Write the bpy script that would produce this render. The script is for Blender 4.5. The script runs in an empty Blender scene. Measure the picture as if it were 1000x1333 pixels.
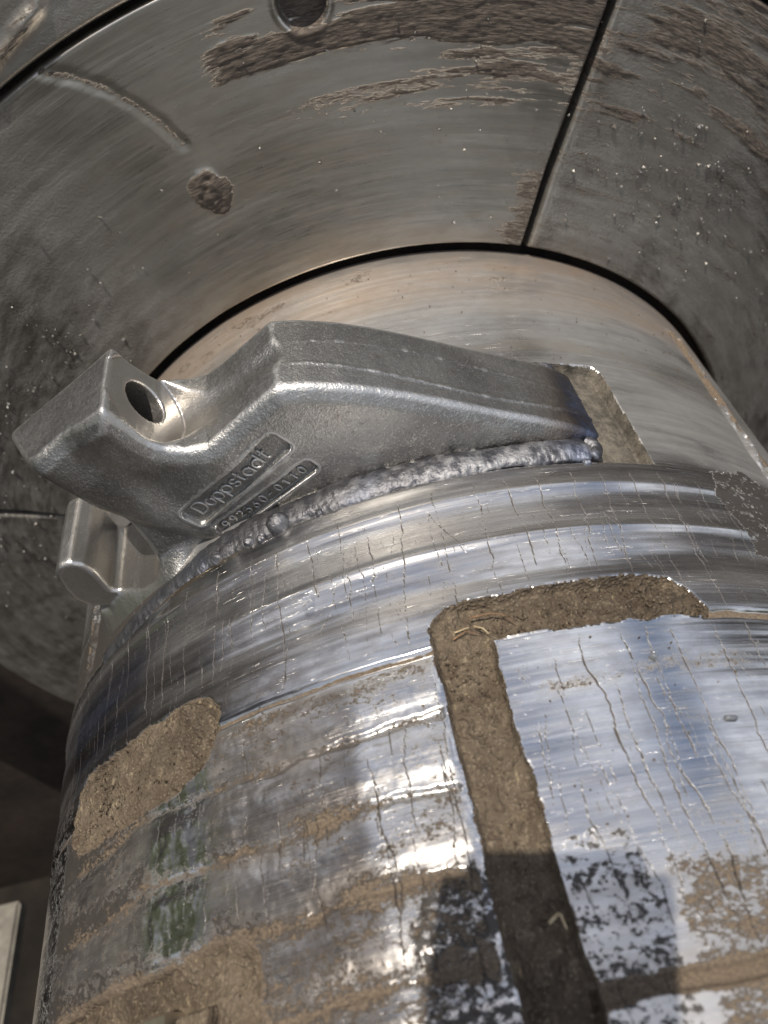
import bpy, math, random
import numpy as np
from mathutils import Matrix, Vector
random.seed(7); rng = np.random.default_rng(11)
R = 0.30                      # drum radius in metres; all shapes below are laid out in drum radii and scaled by R
scn = bpy.context.scene
col = scn.collection

# ------------------------------------------------------------------ camera, world, sun, exposure
CAM = (0.0, -1.609, 1.927)
cam = bpy.data.cameras.new('camera'); co = bpy.data.objects.new('camera', cam); col.objects.link(co)
Mr = Matrix(((0.969, 0.244, 0.038), (-0.158, 0.732, -0.662), (-0.190, 0.636, 0.748)))
co.matrix_world = Matrix.Translation(Vector(CAM) * R) @ Mr.to_quaternion().to_matrix().to_4x4()
cam.sensor_fit = 'VERTICAL'; cam.sensor_height = 36; cam.sensor_width = 27; cam.lens = 26.02
cam.clip_start = 0.02; cam.clip_end = 500
cam.dof.use_dof = True; cam.dof.focus_distance = 0.385; cam.dof.aperture_fstop = 8
scn.camera = co

SUN = Vector((-0.10, -0.185, 0.965)).normalized()
elev = math.asin(SUN.z); azim = math.atan2(SUN.x, SUN.y)
w = bpy.data.worlds.new('World'); scn.world = w; w.use_nodes = True
nt = w.node_tree; nt.nodes.clear()
def wn(t, **k):
    n = nt.nodes.new(t)
    for a, b in k.items(): setattr(n, a, b)
    return n
L = nt.links.new
sky = wn('ShaderNodeTexSky', sky_type='NISHITA'); sky.sun_disc = False
sky.sun_elevation = elev; sky.sun_rotation = azim; sky.air_density = 1.0; sky.dust_density = 1.2
tc = wn('ShaderNodeTexCoord')
sep = wn('ShaderNodeSeparateXYZ'); L(tc.outputs['Generated'], sep.inputs[0])
mz = wn('ShaderNodeMath', operation='ADD'); L(sep.outputs['Z'], mz.inputs[0]); mz.inputs[1].default_value = 0.25
dx = wn('ShaderNodeVectorMath', operation='DIVIDE'); cz = wn('ShaderNodeCombineXYZ')
for i in range(3): L(mz.outputs[0], cz.inputs[i])
L(tc.outputs['Generated'], dx.inputs[0]); L(cz.outputs[0], dx.inputs[1])
cn = wn('ShaderNodeTexNoise'); cn.inputs['Scale'].default_value = 1.7; cn.inputs['Detail'].default_value = 7; cn.inputs['Roughness'].default_value = 0.55
cn.inputs['Distortion'].default_value = 0.4
L(dx.outputs[0], cn.inputs['Vector'])
cr = wn('ShaderNodeMapRange', interpolation_type='SMOOTHSTEP'); cr.inputs['From Min'].default_value = 0.37; cr.inputs['From Max'].default_value = 0.58
L(cn.outputs['Fac'], cr.inputs['Value'])
up = wn('ShaderNodeMapRange', interpolation_type='SMOOTHSTEP'); up.inputs['From Min'].default_value = -0.02; up.inputs['From Max'].default_value = 0.10
L(sep.outputs['Z'], up.inputs['Value'])
mm = wn('ShaderNodeMath', operation='MULTIPLY'); L(cr.outputs[0], mm.inputs[0]); L(up.outputs[0], mm.inputs[1])
mx = wn('ShaderNodeMix', data_type='RGBA'); L(mm.outputs[0], mx.inputs['Factor'])
L(sky.outputs[0], mx.inputs[6]); mx.inputs[7].default_value = (9.0, 9.4, 10.4, 1)
bg = wn('ShaderNodeBackground'); bg.inputs['Strength'].default_value = 0.10; L(mx.outputs[2], bg.inputs['Color'])
ow = wn('ShaderNodeOutputWorld'); L(bg.outputs[0], ow.inputs['Surface'])
sl = bpy.data.lights.new('sun', 'SUN'); sl.energy = 4.7; sl.angle = math.radians(0.55); sl.color = (1, 0.92, 0.80)
so = bpy.data.objects.new('sun', sl); col.objects.link(so); so.rotation_euler = SUN.to_track_quat('Z', 'Y').to_euler(); so.location = (0, 0, 3)
scn.view_settings.view_transform = 'Standard'; scn.view_settings.look = 'None'; scn.view_settings.exposure = 0.15; scn.view_settings.gamma = 1
scn.cycles.max_bounces = 8; scn.cycles.sample_clamp_indirect = 4

# ------------------------------------------------------------------ helpers
def ss(a, b, x):
    t = np.clip((x - a) / (b - a), 0, 1); return t * t * (3 - 2 * t)
def vnoise(x, y, seed):
    x = np.asarray(x, np.float32); y = np.asarray(y, np.float32)
    xi = np.floor(x).astype(np.int64); yi = np.floor(y).astype(np.int64)
    fx = x - xi; fy = y - yi
    fx = fx * fx * fx * (fx * (fx * 6 - 15) + 10); fy = fy * fy * fy * (fy * (fy * 6 - 15) + 10)
    T = np.random.default_rng(seed).random((256, 256)).astype(np.float32)
    g = lambda a, b: T[(a & 255), (b & 255)]
    return (g(xi, yi) * (1 - fx) + g(xi + 1, yi) * fx) * (1 - fy) + (g(xi, yi + 1) * (1 - fx) + g(xi + 1, yi + 1) * fx) * fy
def fbm(x, y, seed, octv=5, gain=0.5):
    s = 0; a = 1; t = 0
    for i in range(octv):
        c, d = math.cos(i * 1.1), math.sin(i * 1.1)
        f = 2.03 ** i
        s = s + a * vnoise((x * c - y * d) * f + 17.3 * i if i else x, (x * d + y * c) * f + 9.1 * i if i else y, seed + i); t += a; a *= gain
    return s / t
def strk(x, y, seed, octv=4):
    s = 0; a = 1; t = 0
    for i in range(octv):
        f = 2.07 ** i
        s = s + a * vnoise(x * f + 3.7 * i, y * f + 5.1 * i, seed + i); t += a; a *= 0.6
    return s / t
def poly_sdf(px, py, poly):
    """signed distance, negative inside"""
    d = np.full(px.shape, 1e9); ins = np.zeros(px.shape, bool)
    n = len(poly)
    for i in range(n):
        x0, y0 = poly[i]; x1, y1 = poly[(i + 1) % n]
        ex, ey = x1 - x0, y1 - y0; wx, wy = px - x0, py - y0
        t = np.clip((wx * ex + wy * ey) / (ex * ex + ey * ey + 1e-12), 0, 1)
        d = np.minimum(d, (wx - ex * t) ** 2 + (wy - ey * t) ** 2)
        c = ((y0 <= py) & (y1 > py)) | ((y1 <= py) & (y0 > py))
        with np.errstate(divide='ignore', invalid='ignore'):
            xx = x0 + (py - y0) * ex / (ey if ey != 0 else 1e-12)
        ins ^= c & (px < xx)
    d = np.sqrt(d); return np.where(ins, -d, d)
def smin(a, b, k):
    h = np.clip(0.5 + 0.5 * (b - a) / k, 0, 1); return b * (1 - h) + a * h - k * h * (1 - h)
def smax(a, b, k): return -smin(-a, -b, k)

def mesh_np(name, V, F, mats, parent=None, attrs=None, uv=None, smooth=True, matidx=None):
    """V (n,3) in drum radii, F (m,4) or (m,3)"""
    V = np.asarray(V, np.float32) * R; F = np.asarray(F, np.int32); k = F.shape[1]
    me = bpy.data.meshes.new(name)
    me.vertices.add(len(V)); me.vertices.foreach_set('co', V.ravel())
    me.loops.add(F.size); me.loops.foreach_set('vertex_index', F.ravel())
    me.polygons.add(len(F)); me.polygons.foreach_set('loop_start', np.arange(0, F.size, k, dtype=np.int32))
    try: me.polygons.foreach_set('loop_total', np.full(len(F), k, np.int32))
    except Exception: pass
    if smooth: me.polygons.foreach_set('use_smooth', np.ones(len(F), bool))
    if matidx is not None: me.polygons.foreach_set('material_index', np.asarray(matidx, np.int32))
    me.update(calc_edges=True)
    for a, v in (attrs or {}).items():
        at = me.attributes.new(a, 'FLOAT', 'POINT'); at.data.foreach_set('value', np.asarray(v, np.float32))
    if uv is not None:
        u = me.uv_layers.new(name='UVMap'); u.data.foreach_set('uv', np.asarray(uv, np.float32)[F.ravel()].ravel())
    for m in (mats if isinstance(mats, (list, tuple)) else [mats]): me.materials.append(m)
    me.validate()
    o = bpy.data.objects.new(name, me); col.objects.link(o)
    if parent: o.parent = parent
    return o
def mesh_py(name, V, F, mat, parent=None, smooth=False):
    me = bpy.data.meshes.new(name); me.from_pydata([tuple(float(c) * R for c in v) for v in V], [], [tuple(f) for f in F]); me.materials.append(mat)
    if smooth:
        for p in me.polygons: p.use_smooth = True
    o = bpy.data.objects.new(name, me); col.objects.link(o)
    if parent: o.parent = parent
    return o
def empty(name, label, cat, group=None):
    o = bpy.data.objects.new(name, None); col.objects.link(o); tag(o, label, cat, group); o.empty_display_size = 0.05; return o
def tag(o, label, cat, group=None):
    o['label'] = label; o['category'] = cat
    if group: o['group'] = group
    return o
def kind(o, k, label=None):
    o['kind'] = k
    if label: o['label'] = label
    return o

# ------------------------------------------------------------------ materials
class MT:
    def __init__(s, name):
        s.m = bpy.data.materials.new(name); s.m.use_nodes = True; s.t = s.m.node_tree; s.t.nodes.clear()
        s.out = s.n('ShaderNodeOutputMaterial'); s.p = s.n('ShaderNodeBsdfPrincipled'); s.l(s.p.outputs[0], s.out.inputs[0])
    def n(s, t, **k):
        n = s.t.nodes.new(t)
        for a, b in k.items(): setattr(n, a, b)
        return n
    def l(s, a, b): s.t.links.new(a, b)
    def set(s, sock, v):
        if hasattr(v, 'is_linked') or isinstance(v, bpy.types.NodeSocket): s.l(v, sock)
        else: sock.default_value = v if not (isinstance(v, tuple) and len(v) == 3) else (*v, 1)
    def attr(s, name): return s.n('ShaderNodeAttribute', attribute_name=name).outputs['Fac']
    def noise(s, vec, scale, detail=6, rough=0.55, dist=0.0, sc=None, dim='3D'):
        if sc is not None: vec = s.mapv(vec, sc)
        n = s.n('ShaderNodeTexNoise'); n.inputs['Scale'].default_value = scale; n.inputs['Detail'].default_value = detail
        n.inputs['Roughness'].default_value = rough; n.inputs['Distortion'].default_value = dist; s.l(vec, n.inputs['Vector']); return n.outputs['Fac']
    def voro(s, vec, scale, feat='F1', out='Distance'):
        n = s.n('ShaderNodeTexVoronoi', feature=feat); n.inputs['Scale'].default_value = scale; s.l(vec, n.inputs['Vector']); return n.outputs[out]
    def mapv(s, vec, sc, rot=(0, 0, 0)):
        m = s.n('ShaderNodeMapping'); m.inputs['Scale'].default_value = sc; m.inputs['Rotation'].default_value = rot; s.l(vec, m.inputs['Vector']); return m.outputs[0]
    def mr(s, v, a, b, c=0.0, d=1.0, smooth=True):
        m = s.n('ShaderNodeMapRange', interpolation_type='SMOOTHSTEP' if smooth else 'LINEAR')
        s.set(m.inputs['Value'], v); s.set(m.inputs['From Min'], a); s.set(m.inputs['From Max'], b); s.set(m.inputs['To Min'], c); s.set(m.inputs['To Max'], d); return m.outputs[0]
    def ma(s, op, a, b=0.0, c=None, clamp=False):
        m = s.n('ShaderNodeMath', operation=op); m.use_clamp = clamp; s.set(m.inputs[0], a); s.set(m.inputs[1], b)
        if c is not None: s.set(m.inputs[2], c)
        return m.outputs[0]
    def mix(s, f, a, b):
        m = s.n('ShaderNodeMix', data_type='RGBA'); s.set(m.inputs['Factor'], f); s.set(m.inputs[6], a); s.set(m.inputs[7], b); return m.outputs[2]
    def mixf(s, f, a, b):
        m = s.n('ShaderNodeMix', data_type='FLOAT'); s.set(m.inputs['Factor'], f); s.set(m.inputs[2], a); s.set(m.inputs[3], b); return m.outputs[0]
    def bump(s, h, dist, strength=1.0, normal=None):
        b = s.n('ShaderNodeBump'); b.inputs['Strength'].default_value = strength; b.inputs['Distance'].default_value = dist; s.l(h, b.inputs['Height'])
        if normal is not None: s.l(normal, b.inputs['Normal'])
        return b.outputs[0]
    def uv(s): return s.n('ShaderNodeUVMap').outputs[0]
    def obj(s): return s.n('ShaderNodeTexCoord').outputs['Object']
    def fin(s, base, rough, metal=0.0, normal=None, spec=None):
        s.set(s.p.inputs['Base Color'], base); s.set(s.p.inputs['Roughness'], rough); s.set(s.p.inputs['Metallic'], metal)
        if normal is not None: s.l(normal, s.p.inputs['Normal'])
        if spec is not None: s.set(s.p.inputs['Specular IOR Level'], spec)
        return s.m

MUD1, MUD2, MUD3 = (0.092, 0.069, 0.048), (0.158, 0.124, 0.088), (0.055, 0.042, 0.031)
def mud_mat():
    m = MT('packed_mud'); v = m.obj()
    a = m.noise(v, 45, 8, 0.65); b = m.noise(v, 260, 6, 0.7); c = m.noise(v, 14, 4, 0.5)
    base = m.mix(m.mr(a, 0.35, 0.7), MUD1, MUD2); base = m.mix(m.mr(b, 0.52, 0.72), base, (0.29, 0.235, 0.165)); base = m.mix(m.mr(c, 0.48, 0.66, 0, .6), base, MUD3); base = m.mix(m.mr(m.noise(v, 22, 5, .6), .56, .7, 0, .5), base, (.24, .19, .13))
    fib = m.mr(m.noise(v, 220, 3, 0.6, 1.5, sc=(1, .25, 1)), 0.62, 0.72)
    base = m.mix(m.ma('MULTIPLY', fib, 0.5), base, (0.45, 0.36, 0.22))
    h = m.ma('ADD', m.ma('MULTIPLY', a, 1.0), m.ma('MULTIPLY', b, 0.5)); vo = m.voro(v, 520); base = m.mix(m.mr(vo, .0, .35, .55, 0), base, (0.33, .28, .21)); base = m.mix(m.mr(m.noise(v, 130, 5, .7), .55, .68, 0, .6), base, (0.055, .04, .028)); h = m.ma('ADD', h, m.ma('MULTIPLY', m.noise(v, 900, 3, .6), .22)); h = m.ma('SUBTRACT', h, m.ma('MULTIPLY', vo, .35))
    return m.fin(base, 0.92, 0, m.bump(h, 0.004, 1.0), spec=0.25)
def drum_mat():
    m = MT('worn_drum_steel'); uv = m.uv()        # uv = arc length, axial distance, both in drum radii
    dirt, crack, film, heat, dark, blue = (m.attr(k) for k in ('dirt', 'crack', 'film', 'temper', 'dark', 'blue'))
    # machining and polishing streaks run round the drum
    st = m.noise(uv, 1, 5, 0.7, sc=(5, 420, 1)); st2 = m.noise(uv, 1, 4, 0.65, sc=(1.6, 70, 1)); sp = m.noise(uv, 26, 6, 0.6, sc=(1, 1.8, 1))
    cross = m.noise(m.mapv(uv, (6, 330, 1), (0, 0, 0.16)), 1, 3, 0.6)
    wx = m.noise(uv, 75, 9, 0.74, sc=(1, 1.4, 1), dist=0.15); wy = m.noise(uv, 230, 4, 0.65, sc=(1, 1.3, 1))
    dn = m.ma('ADD', m.ma('MULTIPLY', wx, 0.66), m.ma('MULTIPLY', wy, 0.34))
    patchy = m.noise(uv, 11, 5, .6, sc=(1, 2.2, 1)); dirt = m.ma('ADD', dirt, m.ma('MULTIPLY', m.ma('SUBTRACT', patchy, .5), m.mr(dirt, .15, .5, 0, .75)))
    thr = m.ma('SUBTRACT', 0.86, m.ma('MULTIPLY', dirt, 0.62))
    dm = m.mr(m.ma('SUBTRACT', dn, thr), -0.022, 0.05)
    dmo = m.mr(m.ma('SUBTRACT', dn, thr), -0.13, 0.0, 0, 0.55)     # thin smear round the crusted spots
    dark = m.ma('ADD', dark, m.ma('MULTIPLY', m.ma('SUBTRACT', m.noise(uv, 17, 4, .6, sc=(1, 2, 1)), .5), m.mr(dark, .15, .5, 0, .7)))
    kthr = m.ma('SUBTRACT', 0.86, m.ma('MULTIPLY', dark, 0.60))
    wk = m.noise(uv, 85, 9, 0.72, sc=(1, 1.2, 1), dist=0.2)
    km = m.mr(m.ma('SUBTRACT', wk, kthr), -0.02, 0.03)
    ck = m.mr(m.ma('ADD', crack, m.ma('MULTIPLY', m.ma('SUBTRACT', sp, 0.5), 0.5)), 0.52, 0.74)
    sc = m.mr(m.noise(m.mapv(uv, (9, 900, 1), (0, 0, 0.10)), 1, 2, .5), 0.66, 0.74)
    steel = m.mix(m.mr(st2, 0.3, 0.7), (0.56, 0.55, 0.54), (0.74, 0.73, 0.72))
    steel = m.mix(m.mr(sp, 0.35, 0.75, 0, 0.35), steel, (0.30, 0.265, 0.235))
    ht = m.n('ShaderNodeValToRGB'); e = ht.color_ramp.elements; e[0].color = (0.50, 0.49, 0.47, 1); e[1].color = (0.50, 0.49, 0.47, 1)
    for p_, c_ in ((0.25, (0.56, 0.46, 0.32, 1)), (0.45, (0.36, 0.24, 0.20, 1)), (0.62, (0.16, 0.20, 0.34, 1)), (0.8, (0.34, 0.42, 0.52, 1))):
        x = ht.color_ramp.elements.new(p_); x.color = c_
    m.l(m.ma('ADD', heat, m.ma('MULTIPLY', m.ma('SUBTRACT', sp, .5), .25)), ht.inputs[0])
    steel = m.mix(m.mr(heat, 0.03, 0.2), steel, ht.outputs[0])
    steel = m.mix(m.ma('MULTIPLY', blue, 0.88), steel, (0.07, 0.11, 0.22))
    filmn = m.ma('MULTIPLY', film, m.mr(m.noise(uv, 1, 5, .65, sc=(3, 9, 1), dist=.5), 0.10, 0.70), clamp=True)
    dc = m.mix(m.mr(wy, .35, .7), (0.085, 0.062, 0.043), (0.165, 0.126, 0.086))
    cover = m.ma('MAXIMUM', dm, m.ma('MULTIPLY', ck, 0.92)); smear = m.ma('MAXIMUM', dmo, m.ma('MULTIPLY', filmn, .8))
    sy = m.n('ShaderNodeSeparateXYZ'); m.l(uv, sy.inputs[0]); fc = m.mix(m.mr(m.ma('ADD', sy.outputs[1], m.ma('MULTIPLY', m.ma('SUBTRACT', st2, .5), .12)), .16, .30), (0.26, 0.18, 0.115), (0.27, 0.265, 0.25)); fc = m.mix(m.mr(sy.outputs[1], .72, .76), fc, (0.24, 0.20, 0.16))
    steel = m.mix(m.ma('MULTIPLY', m.attr('tarn'), m.mr(sp, .2, .6, .55, 1)), steel, (0.15, 0.14, 0.138))
    base = m.mix(smear, steel, fc); base = m.mix(km, base, (0.035, 0.03, 0.026)); base = m.mix(dm, base, dc); base = m.mix(m.ma('MULTIPLY', ck, .95), base, (0.030, 0.022, 0.017))
    metal = m.ma('SUBTRACT', 1.0, m.ma('MAXIMUM', m.ma('MAXIMUM', cover, km), m.ma('MULTIPLY', smear, 0.55)), clamp=True)
    r = m.mixf(m.mr(st, .3, .7), 0.12, 0.24); r = m.ma('ADD', r, m.ma('MULTIPLY', m.mr(sp, .4, .7), .07)); r = m.ma('ADD', r, m.ma('MULTIPLY', sc, .08))
    r = m.ma('ADD', r, m.ma('MULTIPLY', m.attr('dull'), .22))
    r = m.mixf(smear, r, 0.42); r = m.mixf(km, r, 0.6); r = m.mixf(cover, r, 0.9)
    hb = m.ma('ADD', m.ma('MULTIPLY', st, 0.035), m.ma('MULTIPLY', cross, 0.035)); hb = m.ma('SUBTRACT', hb, m.ma('MULTIPLY', sc, .10))
    hb = m.ma('ADD', hb, m.ma('MULTIPLY', dm, m.ma('ADD', 0.6, m.ma('MULTIPLY', wy, 1.2)))); hb = m.ma('SUBTRACT', hb, m.ma('MULTIPLY', ck, 0.22)); hb = m.ma('ADD', hb, m.ma('MULTIPLY', km, .35))
    hb = m.ma('ADD', hb, m.ma('MULTIPLY', st2, .07))
    return m.fin(base, r, metal, m.bump(hb, 0.0006, 0.85))
def ring_mat():
    m = MT('worn_plate_steel'); uv = m.uv(); o = m.obj()        # uv = arc length, radius
    dirt, grime, lift = (m.attr(k) for k in ('dirt', 'grime', 'lift'))
    st = m.noise(uv, 1, 5, .7, sc=(5, 300, 1)); st2 = m.noise(uv, 1, 5, .6, sc=(2.5, 26, 1)); sp = m.noise(uv, 1, 8, .68, sc=(9, 30, 1), dist=.3); fine = m.noise(uv, 140, 4, .6, sc=(.35, 1.6, 1))
    dn = m.ma('ADD', m.ma('MULTIPLY', m.noise(uv, 1, 9, .74, sc=(11, 62, 1), dist=.3), .68), m.ma('MULTIPLY', fine, .32))
    thr = m.ma('SUBTRACT', .86, m.ma('MULTIPLY', dirt, .6)); dm = m.mr(m.ma('SUBTRACT', dn, thr), -.035, .07); dmo = m.mr(m.ma('SUBTRACT', dn, thr), -.12, 0, 0, .5)
    steel = m.mix(m.mr(st2, .3, .7), (0.39, 0.372, 0.335), (0.50, 0.48, 0.435)); steel = m.mix(m.mr(sp, .4, .7, 0, .5), steel, (0.31, 0.265, 0.215))
    scr = m.mr(m.noise(m.mapv(uv, (40, 700, 1), (0, 0, .5)), 1, 3, .6), .64, .76, 0, .5)
    base = m.mix(dmo, steel, (0.17, .13, .10)); base = m.mix(m.ma('MULTIPLY', grime, m.mr(sp, .05, .80, .45, 1.0)), base, (0.028, 0.024, 0.020))
    base = m.mix(dm, base, m.mix(m.mr(fine, .35, .7), (0.06, .048, .039), (0.135, .108, .084)))
    metal = m.ma('SUBTRACT', 1, m.ma('MAXIMUM', m.ma('MULTIPLY', dm, .95), m.ma('MAXIMUM', m.ma('MULTIPLY', dmo, .6), m.ma('MULTIPLY', grime, .55))), clamp=True)
    r = m.mixf(m.mr(st, .3, .7), .24, .36); r = m.ma('ADD', r, m.ma('MULTIPLY', m.mr(sp, .35, .7), .1)); r = m.mixf(m.ma('MULTIPLY', grime, .7), r, .6); r = m.mixf(dm, r, .88)
    h = m.ma('ADD', m.ma('MULTIPLY', st, .06), m.ma('MULTIPLY', dm, m.ma('ADD', .7, m.ma('MULTIPLY', fine, 1.5)))); h = m.ma('ADD', h, m.ma('MULTIPLY', st2, .10)); h = m.ma('SUBTRACT', h, m.ma('MULTIPLY', scr, .08))
    h = m.ma('ADD', h, m.ma('MULTIPLY', m.ma('MULTIPLY', grime, m.noise(uv, 160, 5, .7)), 1.5))
    return m.fin(base, r, metal, m.bump(h, 0.0008, .9))
def cast_mat():
    m = MT('sand_cast_steel'); o = m.obj()
    g = m.noise(o, 900, 2, .6); g2 = m.noise(o, 330, 5, .7); big = m.noise(o, 28, 5, .55); mach = m.attr('machined'); ht_ = m.attr('temper')
    base = m.mix(m.mr(big, .35, .68), (0.26, 0.255, 0.245), (0.38, 0.375, 0.36)); base = m.mix(m.mr(g, .55, .72, 0, .7), base, (0.66, .65, .63)); base = m.mix(m.mr(g2, .56, .68, 0, .45), base, (0.17, .155, .14)); base = m.mix(m.mr(m.attr('worn'), .2, .8, 0, .6), base, (.66, .65, .63))
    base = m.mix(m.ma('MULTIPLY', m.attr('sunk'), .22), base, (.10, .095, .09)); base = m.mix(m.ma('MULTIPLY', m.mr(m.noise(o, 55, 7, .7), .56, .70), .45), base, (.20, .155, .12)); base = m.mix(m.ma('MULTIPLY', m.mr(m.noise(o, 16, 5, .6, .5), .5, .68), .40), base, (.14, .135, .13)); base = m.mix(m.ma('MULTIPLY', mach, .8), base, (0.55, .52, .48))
    ht = m.n('ShaderNodeValToRGB'); e = ht.color_ramp.elements; e[0].color = (0.33, 0.32, 0.31, 1); e[1].color = (0.40, 0.37, 0.33, 1)
    for p_, c_ in ((0.25, (0.26, 0.20, 0.15, 1)), (0.5, (0.10, 0.075, 0.07, 1)), (0.66, (0.05, 0.06, 0.11, 1)), (0.8, (0.13, 0.19, 0.36, 1)), (0.92, (0.42, 0.36, 0.28, 1))):
        x = ht.color_ramp.elements.new(p_); x.color = c_
    m.l(m.ma('ADD', ht_, m.ma('MULTIPLY', m.ma('SUBTRACT', m.noise(o, 50, 5, .65), .5), .75)), ht.inputs[0])
    base = m.mix(m.mr(ht_, .05, .6, 0, .85), base, ht.outputs[0])
    r = m.mixf(mach, m.mr(g2, .3, .7, .30, .45), .27)
    amp = m.mixf(mach, 1.0, .12)
    h = m.ma('MULTIPLY', amp, m.ma('ADD', m.ma('MULTIPLY', g, .55), m.ma('MULTIPLY', g2, .8))); h = m.ma('ADD', h, m.ma('MULTIPLY', m.noise(o, 90, 4, .5), .8))
    
    return m.fin(base, r, 0.93, m.bump(h, 0.00055, 1.0))
def weld_mat():
    m = MT('weld_metal'); o = m.obj(); a = m.noise(o, 120, 5, .6); b = m.noise(o, 500, 4, .6); c = m.noise(o, 30, 4, .5)
    base = m.mix(m.mr(a, .4, .65), (0.10, .10, .11), (0.29, .29, .30)); base = m.mix(m.mr(c, .5, .7, 0, .5), base, (0.17, .21, .31)); base = m.mix(m.mr(b, .6, .75, 0, .7), base, (0.09, .07, .06))
    base = m.mix(m.ma('MULTIPLY', m.attr('sooty'), m.mr(a, .3, .6, .3, .9)), base, (0.075, .075, .08))
    return m.fin(base, m.mr(a, .3, .7, .36, .60), .78, m.bump(m.ma('ADD', a, m.ma('MULTIPLY', b, .6)), .0012, .8))
def plain(name, c1, c2, rough, metal, scale=60, bump=.001):
    m = MT(name); o = m.obj(); a = m.noise(o, scale, 6, .6); b = m.noise(o, scale * 6, 3, .6)
    return m.fin(m.mix(m.mr(m.ma('ADD', m.ma('MULTIPLY', a, .7), m.ma('MULTIPLY', b, .3)), .35, .65), c1, c2), rough, metal, m.bump(m.ma('ADD', a, m.ma('MULTIPLY', b, .4)), bump, .8))
M_MUD, M_DRUM, M_RING, M_CAST, M_WELD = mud_mat(), drum_mat(), ring_mat(), cast_mat(), weld_mat()
M_DARK = plain('dark_rusty_steel', (0.018, .014, .011), (0.045, .032, .024), .75, .35, 12, .003)
M_GREY = plain('weathered_grey_steel', (0.10, .092, .08), (0.19, .175, .15), .6, .2, 20, .002)
M_WALLP = plain('grey_painted_sheet', (0.16, .155, .165), (0.26, .25, .26), .6, .1, 6, .002)
M_LEAF = plain('hedge_leaves', (0.24, .35, .03), (0.42, .52, .07), .7, 0, 8, .002)
M_SOIL = plain('dark_soil', (0.010, .009, .008), (0.022, .018, .015), .95, 0, 3, .01)
M_SOIL.node_tree.nodes['Principled BSDF'].inputs['Specular IOR Level'].default_value = 0
M_GRIT = plain('steel_grit', (0.16, .15, .14), (0.36, .35, .33), .5, .9, 300, .0005)
M_TWIG = plain('dry_twig', (0.11, .06, .032), (0.22, .13, .07), .8, 0, 200, .0005)
M_STRAW = plain('dry_straw', (0.34, .26, .15), (0.5, .42, .27), .8, 0, 200, .0005)
M_CHIP = plain('grey_plastic', (0.08, .09, .10), (0.15, .16, .18), .5, 0, 200, .0005)
M_PHONE = plain('black_glass', (0.01, .01, .011), (0.014, .014, .015), .25, 0, 20, .0001)
M_BLACK = plain('black_scale', (0.012, .011, .010), (0.03, .026, .022), .8, .1, 60, .002)
M_SLOT = plain('dusty_slot_steel', (0.06, .053, .043), (0.17, .15, .12), .7, .25, 90, .0022)

# ------------------------------------------------------------------ the drum
DEG = math.pi / 180
def arcpoly(p): return [(a * DEG, s) for a, s in p]
drum = empty('shredder_drum', 'large worn steel shredder drum with polished cracked surface, mud-filled channels and a holder welded on', 'drum')
th0, th1, s1 = -66, 62, 1.66
NA, NS = 1180, 780
A = np.linspace(th0 * DEG, th1 * DEG, NA); S = np.linspace(0.0, s1, NS)
a, s = np.meshgrid(A, S); a = a.astype(np.float64)
ad = a / DEG
SEAM = 1.066
H = np.zeros_like(a); mud = np.zeros_like(a)
wob = (fbm(a * 30, s * 30, 5, 4) - .5)
# mud-filled recesses: distance fields, negative inside
U = arcpoly([(-1.0, 1.10), (-1.0, 1.045), (-.5, 1.018), (.6, 1.003), (2.2, .998), (7.6, .997), (13.5, .995), (18.6, .994), (20.4, 1.003), (21.6, 1.025), (22.8, 1.0655), (3.6, 1.066), (3.45, 1.10)])
CH = [(-.95 * DEG, 1.03), (-.9 * DEG, 1.70), (3.6 * DEG, 1.70), (3.35 * DEG, 1.05)]
LP = arcpoly([(-20.9, 1.03), (-22.6, 1.010), (-25, 1.0), (-31, 1.0), (-39.2, .995), (-42.5, .992), (-44.0, 1.01), (-44.6, 1.049), (-44.9, 1.09), (-43.5, 1.118), (-41, 1.13), (-33.9, 1.138), (-25.8, 1.128), (-23.2, 1.116), (-21.8, 1.08)])
BP = arcpoly([(-45, 1.375), (-42.2, 1.364), (-38, 1.360), (-28.7, 1.361), (-21.2, 1.357), (-19, 1.364), (-18.0, 1.385), (-18.2, 1.44), (-18.3, 1.70), (-45, 1.70)])
dU = np.minimum(poly_sdf(a, s, U), poly_sdf(a, s, CH)) + wob * .010 + (fbm(a * 90, s * 90, 163, 3) - .5) * .0022
dL = poly_sdf(a, s, LP) + wob * .012; dB = poly_sdf(a, s, BP) + wob * .010
SL = arcpoly([(8, .465), (23.6, .455), (25.0, .458), (25.7, .475), (25.9, .60), (25.9, .742), (8, .742)])
dS = poly_sdf(a, s, SL) + wob * .006
def groove(s0, a0, a1, wdt):
    return np.maximum(np.abs(s - s0 - (fbm(a * 14, s * 0 + s0, 31, 3) - .5) * .006) - wdt, np.maximum(a0 * DEG - a, a - a1 * DEG))
gS = np.minimum(groove(SEAM, -70, -1, .0035), groove(SEAM, 22, 70, .006)); gS = np.where(LP is None, gS, np.maximum(gS, -dL))
gL3 = groove(1.502, 3.3, 70, .008)
gL4 = np.maximum(np.abs(a - 17.2 * DEG) - .004, 1.51 - s)
m_fill = np.minimum.reduce([dU, dL, dB])
lump = fbm(a * 26, s * 26, 41, 6, .55) - .5
lumpb = fbm(a * 9, s * 9, 47, 3) - .5
def recess(d, depth, wall=.004, fill=0.012):
    return -depth * ss(wall, -wall, d)
H += recess(dU, .024, .0035) + recess(dL, .011, .004) + recess(dB, .020, .005) + recess(dS, .026, .0030) + recess(gS, .007, .003) + recess(gL3, .010, .003) + recess(gL4, .006, .003)
inm = ss(.002, -.004, m_fill)
H += inm * (lump * .013 + lumpb * .014 + (fbm(a * 85, s * 85, 45, 4, .6) - .5) * .009)
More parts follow.
